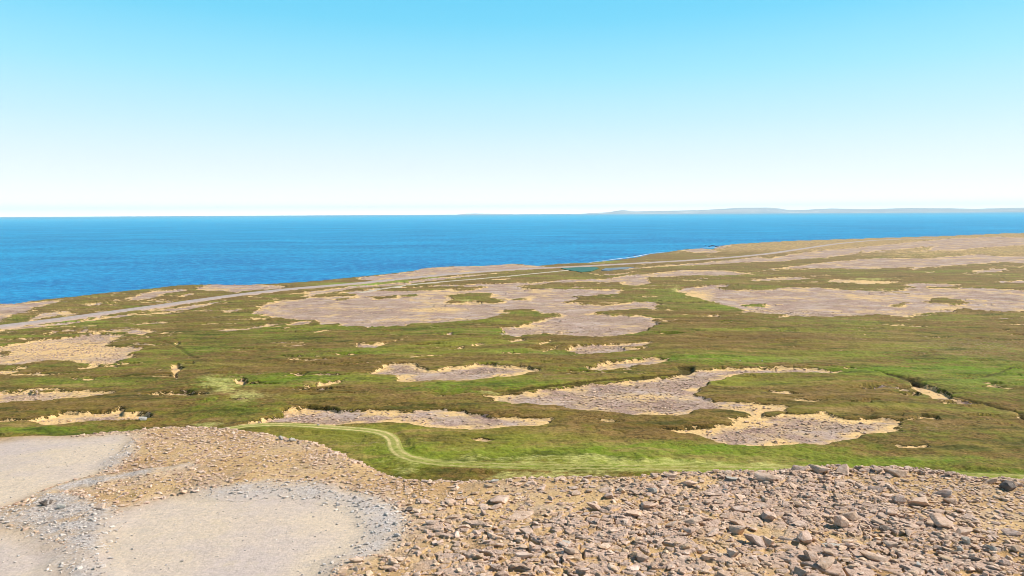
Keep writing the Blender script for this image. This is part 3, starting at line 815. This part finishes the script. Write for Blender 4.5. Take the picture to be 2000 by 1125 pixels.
# ------------------------------------------------------------------ far headlands across the bay
def far_hills(name, prof, dist, depth, seed):
    px = np.array([p[0] for p in prof], float); py = np.array([p[1] for p in prof], float)
    xs = np.arange(px[0], px[-1] + 1, 1.2)
    base = 421.2 - 0.0051 * xs
    top = np.interp(xs, px, py)
    hgt = np.maximum(0, base - top - 1.2) * dist / F * 1.0 + CAM_Z * 0.9
    edge = np.minimum(1, np.minimum(xs - xs[0], xs[-1] - xs) / 30.0); hgt = hgt * np.clip(edge, 0, 1)
    ang = (xs - 1000) / F
    rows = []
    prof_d = np.linspace(0, 1, 26)
    for t in prof_d:
        d = dist + depth * t
        X = ang * d; Y = np.full_like(X, d)
        shore = 0.16 * sstep(0, .03, np.full_like(X, t)) + .5 * sstep(.05, .45, np.full_like(X, t)) + .34 * sstep(.4, 1, np.full_like(X, t))
        n = fbm(X, Y, 2600, 4, seed)
        Z = hgt * shore * (1 + .35 * n * (1 - t ** 3)) - 4 * (t == 0)
        rows.append(np.stack([X, Y, Z], 1))
    n2 = len(xs)
    rows.append(np.stack([ang * (dist + depth * 1.15), np.full(n2, dist + depth * 1.15), np.full(n2, -4.)], 1))
    v = np.vstack(rows); m = len(rows)
    ii = np.arange(m * n2).reshape(m, n2)
    f = np.stack([ii[:-1, :-1], ii[:-1, 1:], ii[1:, 1:], ii[1:, :-1]], -1).reshape(-1, 4)
    T = NT('far_hill_rock_haze_tint')
    c = T.mix(T.rng(T.noise(1500, 4, .6), .4, .62), alb(172, 190, 206, .95), alb(206, 212, 218, .95))  # pale rock with the blue of the air painted into its colour
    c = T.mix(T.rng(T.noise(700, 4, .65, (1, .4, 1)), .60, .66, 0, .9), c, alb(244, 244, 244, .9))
    T.l.new(c, T.b.inputs['Base Color']); T.b.inputs['Roughness'].default_value = 1
    T.b.inputs['Specular IOR Level'].default_value = 0
    return tag(link_mesh(name, v, f, T.m, smooth=True), kind='structure')
far_hills('headland', P("1120,417 1150,414 1190,411.6 1205,408.5 1215,407 1225,408 1240,410 1300,408.6 1360,407.4 1400,405 1440,402 1500,401.5 1520,403.5 1535,406.5 1560,407 1620,403.5 1660,404.5 1700,405 1760,403 1850,403.5 1900,405 1960,403 2000,402 2100,404 2400,405"), 26000., 5000., 3)
far_hills('island', P("884,417.4 895,415.2 930,414.6 965,415 990,416.5 1010,417"), 31000., 1500., 8)

# ------------------------------------------------------------------ rocks
def ico(sub):
    import bmesh
    bm = bmesh.new(); bmesh.ops.create_icosphere(bm, subdivisions=sub, radius=1.0)
    v = np.array([x.co[:] for x in bm.verts]); f = np.array([[a.index for a in x.verts] for x in bm.faces]); bm.free()
    v /= np.linalg.norm(v, axis=1)[:, None]
    return v, f
ICO = {s: ico(s) for s in (1, 2, 3, 4)}

def rock_shape(sub, rs, planes=13, soft=14.0, rough=0.03):
    """an angular block: the inside of a handful of random planes, edges slightly worn"""
    v, f = ICO[sub]
    n = rs.normal(size=(planes, 3)); n /= np.linalg.norm(n, axis=1)[:, None]
    n = np.vstack([n, [[0, 0, 1], [.15, .1, .98]]])
    d = rs.uniform(0.62, 1.0, len(n))
    q = (v @ n.T) / d[None]
    q = np.maximum(q, 1e-3)
    r = 1.0 / (np.sum(q ** soft, axis=1) ** (1 / soft))
    p = v * r[:, None]
    if rough:
        nn = fbm(p[:, 0] * 1 + p[:, 2] * .7, p[:, 1] - p[:, 2] * .4, .45, 3, int(rs.integers(1000)))
        p = p * (1 + rough * nn[:, None] * 2)
    p /= np.abs(p[:, :2]).max()
    return p

def rock_material(name, dark, mid, light, sandy, use_obj=False, spots=.16):
    T = NT(name)
    if use_obj:
        oi = T.n.new('ShaderNodeObjectInfo'); tone = oi.outputs['Random']
    else: tone = T.attr('tone')
    n1 = T.noise(.16, 4, .65); n2 = T.noise(.6, 3, .6)
    c = T.mix(T.rng(n1, .35, .68), dark, mid)
    c = T.mix(T.rng(n2, .42, .66, 0, .8), c, light)
    c = T.mix(T.rng(tone, .0, 1., 0, .55), c, sandy)
    c = T.scale(c, T.rng(T.math('FRACT', T.math('MULTIPLY', tone, 7.31)), 0, 1, .80, 1.12))
    c = T.mix(T.rng(T.noise(spots, 2, .5), .62, .70, 0, .45), c, alb(214, 206, 198, .9))
    c = T.mix(T.rng(T.noise(.33, 3, .6), .64, .72, 0, .5), c, alb(104, 84, 66, .8))
    T.l.new(c, T.b.inputs['Base Color']); T.b.inputs['Roughness'].default_value = .9
    T.b.inputs['Specular IOR Level'].default_value = .08
    nb = T.bump(T.noise(.2, 4, .65), .06, .9)
    nb = T.bump(T.noise(.05, 3, .6), .012, .8, nb)
    T.l.new(nb, T.b.inputs['Normal'])
    return T.m
m_rock = rock_material('weathered_basalt', alb(160, 130, 112), alb(208, 178, 160), alb(226, 200, 184), alb(212, 178, 146), True)
m_rubble = rock_material('rubble_basalt', alb(158, 126, 106), alb(206, 174, 154), alb(226, 200, 182), alb(216, 182, 142))
m_grey = rock_material('crushed_grey_rock', alb(166, 152, 144, .95), alb(206, 194, 186, .95), alb(236, 228, 222, .95), alb(222, 202, 180, .95))
m_pale = rock_material('pale_boulder_rock', alb(150, 146, 142, .9), alb(190, 180, 168, .9), alb(214, 206, 196, .9), alb(200, 186, 168, .9), True)
m_dark = rock_material('dark_boulder_rock', alb(84, 78, 74, .85), alb(116, 106, 100, .9), alb(148, 134, 126, .9), alb(120, 104, 90, .9), True)

def scatter_part(xy, size, seed, sub, flat, sink, nvar, base):
    rs = np.random.default_rng(seed)
    v0, f0 = ICO[sub]
    var = [rock_shape(sub, rs, planes=9, soft=22, rough=.02) for _ in range(nvar)]
    N = len(xy)
    z = ground_at(xy)
    pick = rs.integers(0, nvar, N)
    B = np.stack(var)[pick]
    s = np.stack([size * rs.uniform(.85, 1.15, N), size * rs.uniform(.55, .95, N), size * rs.uniform(flat[0], flat[1], N)], 1) * .5
    B = B * s[:, None, :]
    tx = rs.normal(0, .20, N); a = rs.normal(0, .9, N)
    y = B[..., 1] * np.cos(tx)[:, None] - B[..., 2] * np.sin(tx)[:, None]
    zz = B[..., 1] * np.sin(tx)[:, None] + B[..., 2] * np.cos(tx)[:, None]
    x = B[..., 0]
    X = x * np.cos(a)[:, None] - y * np.sin(a)[:, None] + xy[:, 0:1]
    Y = x * np.sin(a)[:, None] + y * np.cos(a)[:, None] + xy[:, 1:2]
    Z = zz + (z + s[:, 2] * (1 - 2 * sink))[:, None]
    V = np.stack([X, Y, Z], -1).reshape(-1, 3)
    nv = len(v0)
    Fc = (f0[None] + (np.arange(N) * nv)[:, None, None]).reshape(-1, 3) + base
    return V, Fc, np.repeat(rs.uniform(0, 1, N), nv)

def scatter_mesh(name, xy, size, mat, seed, flat=(.35, .75), sink=.28, nvar=24, lod=(.2, .38)):
    V, Fc, tn, base = [], [], [], 0
    for k, (lo, hi) in enumerate(((0, lod[0]), (lod[0], lod[1]), (lod[1], 99))):
        m = (size >= lo) & (size < hi)
        if not m.any(): continue
        v, f, t = scatter_part(xy[m], size[m], seed + 10 * k, k + 1, flat, sink, nvar, base)
        V.append(v); Fc.append(f); tn.append(t); base += len(v)
    return link_mesh(name, np.vstack(V), np.vstack(Fc), mat, smooth=False, attrs={'tone': np.concatenate(tn)})

rs = np.random.default_rng(12)
def cand(n, r0, r1, a0, a1):
    a = np.radians(rs.uniform(a0, a1, n)); r = np.sqrt(rs.uniform(r0 * r0, r1 * r1, n))
    return np.stack([r * np.sin(a), r * np.cos(a)], 1)
def powsize(n, lo, hi, k=2.2):
    u = rs.uniform(0, 1, n); e = 1 - k
    return (lo ** e + u * (hi ** e - lo ** e)) ** (1 / e)
def region_sd(xy, polys):
    s = np.full(len(xy), -8.0)
    for p in polys: s = np.maximum(s, sdf(xy[:, 0], xy[:, 1], p))
    return s
def hill_sd(xy): return sdf(xy[:, 0], xy[:, 1], HILL_W, 120.)
def project(xy, z):
    p = np.c_[xy, z] - np.array([0, 0, CAM_Z])
    d = p @ fwd
    return 1000 + F * (p @ right) / d, 562.5 - F * (p @ up) / d, d

# big field on the right, low rubble on the left
LEFT_W = unp(P("180,925 215,905 240,880 262,842 330,834 380,834 450,842 520,850 575,858 640,888 690,914 760,935 800,980 796,1010 750,975 680,955 600,940 520,942 430,950 330,962 260,985 200,985 120,965 130,945"), hill_z)
C = cand(80000, 17, 60, -42, 42)
hs = hill_sd(C); pad = region_sd(C, PAD_W); grey = region_sd(C, GREY_W); left = region_sd(C, [LEFT_W])
ok = (hs > -1.5) & (pad < -.1) & (grey < .1)
C = C[ok]; left = left[ok]
sz = powsize(len(C), .10, .58, 1.95)
sz = np.where(left > 0, np.minimum(sz, .42) * .85, sz)
clump = fbm(C[:, 0], C[:, 1], 3.5, 2, 91)
thin = np.where(left > 0, .9 + .9 * clump, .85 + .9 * clump)
kk = rs.uniform(0, 1, len(C)) < thin
C, sz = C[kk], sz[kk]
tag(scatter_mesh('rubble', C, sz, m_rubble, 5, flat=(.28, .6), sink=.3), 'small angular pinkish grey stones strewn over the sandy foreground hill', 'rubble', kind='stuff')

C = cand(110000, 17, 62, -42, 20)
hs = hill_sd(C); grey = region_sd(C, GREY_W[:3]); pad = region_sd(C, PAD_W); rim = region_sd(C, GREY_W[3:])
u = rs.uniform(0, 1, len(C))
ok = (hs > -.5) & (((grey > -.4) & (u < .30 + .22 * grey)) | ((pad > 0) & (u < .09)) | ((rim > 0) & (u < .12)))
C = C[ok]; sz = powsize(len(C), .07, .34, 2.4)
sz = np.where(grey[ok] > -.4, sz, sz * .5)
tag(scatter_mesh('gravel', C, sz, m_grey, 6), 'crushed pale grey rock heaped round the flat gravel pads', 'gravel', kind='stuff')

# stones on the bare patches of the plain
plain_xy, plain_sz = [], []
for i, w in enumerate(BARE_W):
    c = w.mean(0); dist = np.hypot(*c)
    mn, mx = w.min(0), w.max(0)
    if mn[1] > 330: continue
    n = int((mx[0] - mn[0]) * (mx[1] - mn[1]) * 1.5)
    n = int(n * (3.0 if dist < 240 else 1.0)); n = min(n, 90000)
    q = np.stack([rs.uniform(mn[0], mx[0], n), rs.uniform(mn[1], mx[1], n)], 1)
    s = sdf(q[:, 0], q[:, 1], w)
    for t in TURF_W: s = np.minimum(s, -sdf(q[:, 0], q[:, 1], t))
    r = np.hypot(q[:, 0], q[:, 1])
    nn = fbm(q[:, 0], q[:, 1], 9, 2, 95)
    k = (s > .9) & (rs.uniform(0, 1, n) < np.clip((s - .3) * .25, 0, 1) * (.42 + .6 * nn)) & (r < 330)
    q = q[k]
    if len(q):
        plain_xy.append(q); plain_sz.append(powsize(len(q), .24, .95, 2.4))
plain_xy = np.vstack(plain_xy); plain_sz = np.concatenate(plain_sz)
if len(plain_xy) > 90000:
    k = rs.permutation(len(plain_xy))[:90000]; plain_xy, plain_sz = plain_xy[k], plain_sz[k]
print('rubble on plain', len(plain_xy))
tag(scatter_mesh('rubble', plain_xy, plain_sz, m_rubble, 7, flat=(.3, .6), sink=.25, lod=(9, 10)), 'scattered stones on the bare patches of the grassy plain', 'rubble', kind='stuff')

# ---- single boulders
GROUP = 'boulders strewn over the foreground hill'
proto = []
prs = np.random.default_rng(77)
for i in range(26):
    p = rock_shape(4 if i < 12 else 3, prs, planes=int(prs.integers(8, 15)), soft=18 + 14 * prs.random(), rough=.035)
    v, f = ICO[4 if i < 12 else 3]
    proto.append((p, f))
pmesh = {}
def proto_mesh(i, mat):
    key = (i, mat.name)
    if key not in pmesh:
        p, f = proto[i]
        me = bpy.data.meshes.new('boulder')
        me.from_pydata(p.tolist(), [], f.tolist())
        me.polygons.foreach_set('use_smooth', np.ones(len(f), bool))
        me.materials.append(mat); me.update()
        try: me.set_sharp_from_angle(angle=math.radians(26))
        except Exception: pass
        pmesh[key] = me
    return pmesh[key]

def boulder(x, y, z, w, hf, df, mat, rot, tilt, pi, sink=.30):
    o = bpy.data.objects.new('boulder', proto_mesh(pi, mat))
    o.location = (x, y, z + w * hf * .5 * (1 - 2 * sink))
    o.scale = (w * .5, w * .5 * df, w * .5 * hf)
    o.rotation_euler = (tilt[0], tilt[1], rot)
    col.objects.link(o)
    return o

# x, y of the base, width (px), height factor, tone
HAND = """1398 1048 46 .62 r|1470 1065 48 .75 r|1441 1045 32 .8 r|1500 1068 27 .8 r|1526 1062 46 .62 r|1570 1062 48 .5 r|1345 1050 30 .5 r|1352 1028 54 .4 r|1314 1038 30 .55 r
1430 1094 30 .6 r|1552 1122 64 .55 r|1586 1098 40 .6 r|1662 1018 44 .75 r|1643 1030 38 .75 r|1722 1040 46 .85 d|1752 985 34 .75 r|1797 986 54 .45 r|1856 982 36 .55 r|1846 966 36 .5 r
1710 960 38 .45 r|1638 954 28 .5 r|1678 954 26 .5 r|1645 925 46 .55 r|1600 924 42 .45 r|1715 926 42 .45 r|1684 924 26 .55 r|1752 932 46 .5 r|1771 922 20 .9 r|1806 930 36 .6 r|1848 932 38 .55 r
1942 942 42 .6 r|1966 956 40 .7 d|1992 950 28 .6 r|1838 1030 62 .35 r|1884 1046 54 .4 r|1952 1002 32 .5 r|1853 1016 34 .55 r|1774 1048 32 .6 r|1830 1054 30 .5 r|1887 1066 20 .9 p
1874 1082 18 1. p|1938 1082 22 .8 p|1612 1114 40 .55 r|1700 1114 28 .6 r|1238 1014 46 .4 r|1287 1014 42 .45 r|1266 990 48 .3 r|1226 986 48 .3 r|1330 1004 42 .4 r|1368 1020 34 .4 r
1420 1012 36 .35 r|1442 996 44 .4 r|1482 992 46 .35 r|1536 992 40 .4 r|1502 1014 44 .4 r|1546 1008 32 .4 r|1548 952 42 .5 r|1498 942 46 .45 r|1275 962 24 .8 p|1086 940 20 .8 r
800 996 26 .4 d|802 1046 24 .5 r|860 1042 28 .5 r|888 1056 38 .45 r|1158 998 38 .5 r|1182 938 28 .5 r|1112 944 22 .6 r|972 978 54 .3 r|1026 982 44 .3 r|946 1010 34 .4 r
1018 1014 54 .3 r|1130 1042 26 .5 r|964 1056 34 .45 r|1018 1094 38 .5 r|1114 1090 32 .5 r|1158 1088 44 .45 r|547 853 14 1.1 p|569 856 22 .6 p|92 986 26 .55 d|196 992 28 .5 r|122 992 20 .6 p
1310 930 30 .45 r|1370 928 26 .5 r|1420 926 26 .5 r|1240 938 22 .5 r|1140 940 18 .5 r|1040 944 20 .5 r|1890 938 22 .6 r|1908 940 24 .55 r|1560 922 34 .5 r|1030 1050 30 .5 r|1380 1100 30 .5 r
1340 1090 28 .6 r|1290 1065 32 .45 r|1230 1050 30 .45 r|1255 1100 34 .5 r|1790 1090 30 .55 r|1740 1070 30 .55 r|1660 1075 34 .5 r|1960 1105 26 .6 r|1900 1100 24 .6 d|1850 1112 30 .55 r"""
items = []
for tok in HAND.replace('\n', '|').split('|'):
    a = tok.split()
    px, py, w, hf, t = float(a[0]), float(a[1]), float(a[2]), float(a[3]), a[4]
    g = to_ground(np.array([px]), np.array([py]), hill_z)[0]
    if hill_sd(np.array([g]))[0] < -.1:      # keep it on the hill top
        for _ in range(20):
            g = g * .985
            if hill_sd(np.array([g]))[0] > -.1: break
    D = math.sqrt(g[0] ** 2 + g[1] ** 2 + 15 ** 2) * math.cos(math.atan2(abs(px - 1000), F))
    items.append([g[0], g[1], w * D / F * 1.05, hf, t, True])
# fill up to 300 with the largest of the other rocks of the field
occ = [(i[0], i[1], i[2]) for i in items]
need = 300 - len(items) - 4
tries = 0
while need > 0 and tries < 40000:
    tries += 1
    a = math.radians(rs.uniform(-8.5, 38)); r = math.sqrt(rs.uniform(23 ** 2, 46 ** 2))
    x, y = r * math.sin(a), r * math.cos(a)
    q = np.array([[x, y]])
    if hill_sd(q)[0] < -.2 or region_sd(q, PAD_W)[0] > -.2 or region_sd(q, GREY_W)[0] > -.1: continue
    w = powsize(1, .45, 1.25, 2.1)[0]
    if fbm(q[:, 0], q[:, 1], 6, 2, 97)[0] < -.15 and rs.random() < .6: continue
    if a < math.radians(3): w *= .8
    if any((x - ox) ** 2 + (y - oy) ** 2 < (.42 * (w + ow)) ** 2 for ox, oy, ow in occ): continue
    occ.append((x, y, w)); items.append([x, y, w, rs.uniform(.26, .5), 'r' if rs.random() < .93 else ('p' if rs.random() < .5 else 'd'), False]); need -= 1
XY = np.array([[i[0], i[1]] for i in items]); ZZ = ground_at(XY)
pxs, pys, dd = project(XY, ZZ)

strips = [(-1e9, 300, 'by the far left gravel'), (300, 780, 'on the left hump'), (780, 930, 'right of the grey pad'),
          (930, 1080, 'below the crest dip'), (1080, 1230, 'left of the lichened stone'),
          (1230, 1380, 'around the lichened stone'), (1380, 1530, 'round the domed boulders'),
          (1530, 1680, 'right of the domed boulders'), (1680, 1830, 'around the shadowed boulder'), (1830, 1e9, 'toward the right edge')]
bands = [(-1e9, 945, 'on the crest'), (945, 985, 'near the crest'), (985, 1025, 'upper slope'), (1025, 1065, 'middle slope'), (1065, 1100, 'low slope'), (1100, 1e9, 'bottom edge')]
ordn = ['largest', 'second largest', 'third largest', 'fourth largest', 'fifth largest', 'sixth largest', 'seventh largest', 'eighth largest', 'ninth largest', 'tenth largest',
        'eleventh largest', 'twelfth largest', 'thirteenth largest', 'fourteenth largest', 'fifteenth largest', 'sixteenth largest', 'seventeenth largest', 'eighteenth largest']
grid = {}
for i, it in enumerate(items):
    s = next(k for k, b in enumerate(strips) if b[0] <= pxs[i] < b[1]); b = next(k for k, q in enumerate(bands) if q[0] <= pys[i] < q[1])
    grid.setdefault((s, b), []).append(i)
labels = {}
for (s, b), L in grid.items():
    L.sort(key=lambda i: -items[i][2] / dd[i])
    for k, i in enumerate(L):
        tone = {'r': 'pinkish', 'p': 'pale grey', 'd': 'dark'}[items[i][4]]
        shape = 'flat' if items[i][3] < .46 else ('blocky' if items[i][3] < .66 else 'rounded')
        labels[i] = f"{ordn[min(k, len(ordn) - 1)]} {shape} {tone} rock {strips[s][2]}, {bands[b][2]}"
special = {(1470, 1065): 'domed pinkish boulder with a deep black shadow on its left, middle of the cluster',
           (1722, 1040): 'big dark fractured boulder with a wide black shadowed face on the right slope',
           (1275, 962): 'dark stone spotted with white lichen on a mossy patch below the crest',
           (1771, 922): 'small round stone perched on top of the crest slabs',
           (92, 984): 'dark rock outcrop among grey rubble at the left edge',
           (547, 853): 'small white stone standing on the rim of the rubble hump',
           (1966, 956): 'dark overhanging boulder near the right end of the crest'}
mats = {'r': m_rock, 'p': m_pale, 'd': m_dark}
hand_px = [tuple(float(v) for v in t.split()[:2]) for t in HAND.replace('\n', '|').split('|')]
for i, it in enumerate(items):
    x, y, w, hf, t, hand = it
    lab = labels[i]
    if i < len(hand_px) and hand_px[i] in special: lab = special[hand_px[i]]
    fine = w / dd[i] * F > 24
    pi = int(prs.integers(0, 12)) if fine else int(prs.integers(12, 26))
    o = boulder(x, y, ZZ[i], w, hf, prs.uniform(.62, .95), mats[t], prs.uniform(-.7, .7) + (math.pi if prs.random() < .5 else 0), (prs.normal(0, .13), prs.normal(0, .13)), pi, sink=.26)
    tag(o, lab, 'boulder', GROUP)

# ---- lone rocks out on the plain
LONE = [(668, 893, 15, .9, 'p', 'pale grey boulder in the grass just beyond the left hill crest', 'boulder'),
        (678, 902, 13, .5, 'p', 'low whitish slab lying in front of the pale boulder beside the left crest', 'boulder'),
        (279, 819, 14, .5, 'p', 'grey boulder at the right tip of the left sandy scar', 'boulder'),
        (1446, 708, 5, .8, 'p', 'tiny white stone in the green strip above the curved gravel patch, left of its twin', 'boulder'),
        (1489, 708, 5, .8, 'p', 'tiny white stone in the green strip above the curved gravel patch, right of its twin', 'boulder'),
        (622, 831, 7, .8, 'p', 'small pale stone between the worn track and the long gravel patch', 'boulder')]
def lone(px, py, wpx, hf, t, lab, cat, zf=plain_z, z=None, mat=None, group=None, sink=.25):
    g = to_ground(np.array([px]), np.array([py]), zf)[0]
    zz = float(ground_at(np.array([g]))[0]) if z is None else z
    D = np.hypot(*g)
    o = boulder(g[0], g[1], zz, wpx * D / F, hf, .8, mat or mats[t], prs.uniform(-.5, .5), (0.05, 0.1), int(prs.integers(12, 26)), sink)
    tag(o, lab, cat, group)
    return o
for L in LONE: lone(*L)

# dark skerries at the waterline
T = NT('wet_black_rock')
T.l.new(T.mix(T.rng(T.noise(2, 3, .6), .4, .6), alb(40, 38, 42), alb(84, 76, 74)), T.b.inputs['Base Color']); T.b.inputs['Roughness'].default_value = .5
sea_z = lambda x, y: np.zeros_like(x)
SK = [(1386, 481.5, 9, 'westernmost'), (1393, 480.5, 12, ''), (1400, 482, 9, ''), (1378, 479.5, 5, ''), (1216, 504.5, 13, ''), (1228, 501.5, 6, ''), (1240, 499, 7, '')]
SKL = ['dark skerry left of the largest one off the small point', 'largest dark skerry off the small point on the far coast', 'dark skerry touching the beach of the small point',
       'outermost small dark skerry off the small point', 'long dark reef at the shore above the ponds', 'small dark reef right of the long one on the shore above the ponds', 'low dark reef farthest right on the shore above the ponds']
for (px, py, w, _), lab in zip(SK, SKL):
    lone(px, py, w, .22, 'd', lab, 'rock', zf=sea_z, z=0.0, mat=T.m, group='skerries along the far shore', sink=.3).name = 'skerry'

# surf along the shore
def surf(name, px, wid):
    c = smooth_line(P(px), zf=sea_z, step=5, it=2)
    d = np.gradient(c, axis=0); L = np.hypot(d[:, 0], d[:, 1])[:, None]
    nrm = np.stack([-d[:, 1], d[:, 0]], 1) / L
    w = wid * (0.15 + np.maximum(0, fbm(c[:, 0], c[:, 1], 22, 3, 88) + .35))
    t = np.sin(np.linspace(0, np.pi, len(c))) ** .4
    w = w * t
    a = c - nrm * .5 * w[:, None]; b = c + nrm * w[:, None]
    v = np.vstack([np.c_[a, np.full(len(a), .06)], np.c_[c, np.full(len(a), .18)], np.c_[b, np.full(len(b), .03)]])
    n = len(c); i = np.arange(n - 1)
    f = np.vstack([np.stack([i, i + 1, i + 1 + n, i + n], 1), np.stack([i + n, i + n + 1, i + 1 + 2 * n, i + 2 * n], 1)])
    return tag(link_mesh(name, v, f, m_foam, smooth=True), 'thin white surf breaking along the shore', 'surf', kind='stuff')
T = NT('white_surf')
T.b.inputs['Base Color'].default_value = alb(236, 240, 244, .85); T.b.inputs['Roughness'].default_value = .7
m_foam = T.m
surf('surf', "1150,513 1200,506.5 1240,501.5 1275,494.5 1300,492.5", 2.6)
surf('surf', "1372,484 1384,484 1396,484 1408,480", 5)

# ------------------------------------------------------------------ haze: the air itself
hz = NT('air')
hz.n.remove(hz.b)
pv = hz.n.new('ShaderNodeVolumePrincipled')
pv.inputs['Color'].default_value = (0.80, 0.95, 1.0, 1)
pv.inputs['Density'].default_value = 3.4e-5
pv.inputs['Anisotropy'].default_value = 0.0
hz.l.new(pv.outputs[0], hz.out.inputs['Volume'])
S = 41500.; z0, z1 = -9.0, 480.
v = [(-S, -S, z0), (S, -S, z0), (S, S, z0), (-S, S, z0), (-S, -S, z1), (S, -S, z1), (S, S, z1), (-S, S, z1)]
f = [(0, 3, 2, 1), (4, 5, 6, 7), (0, 1, 5, 4), (1, 2, 6, 5), (2, 3, 7, 6), (3, 0, 4, 7)]
haze = link_mesh('haze', v, f, hz.m)
tag(haze, 'pale blue air fading the sea and the far headlands', 'haze', kind='stuff')
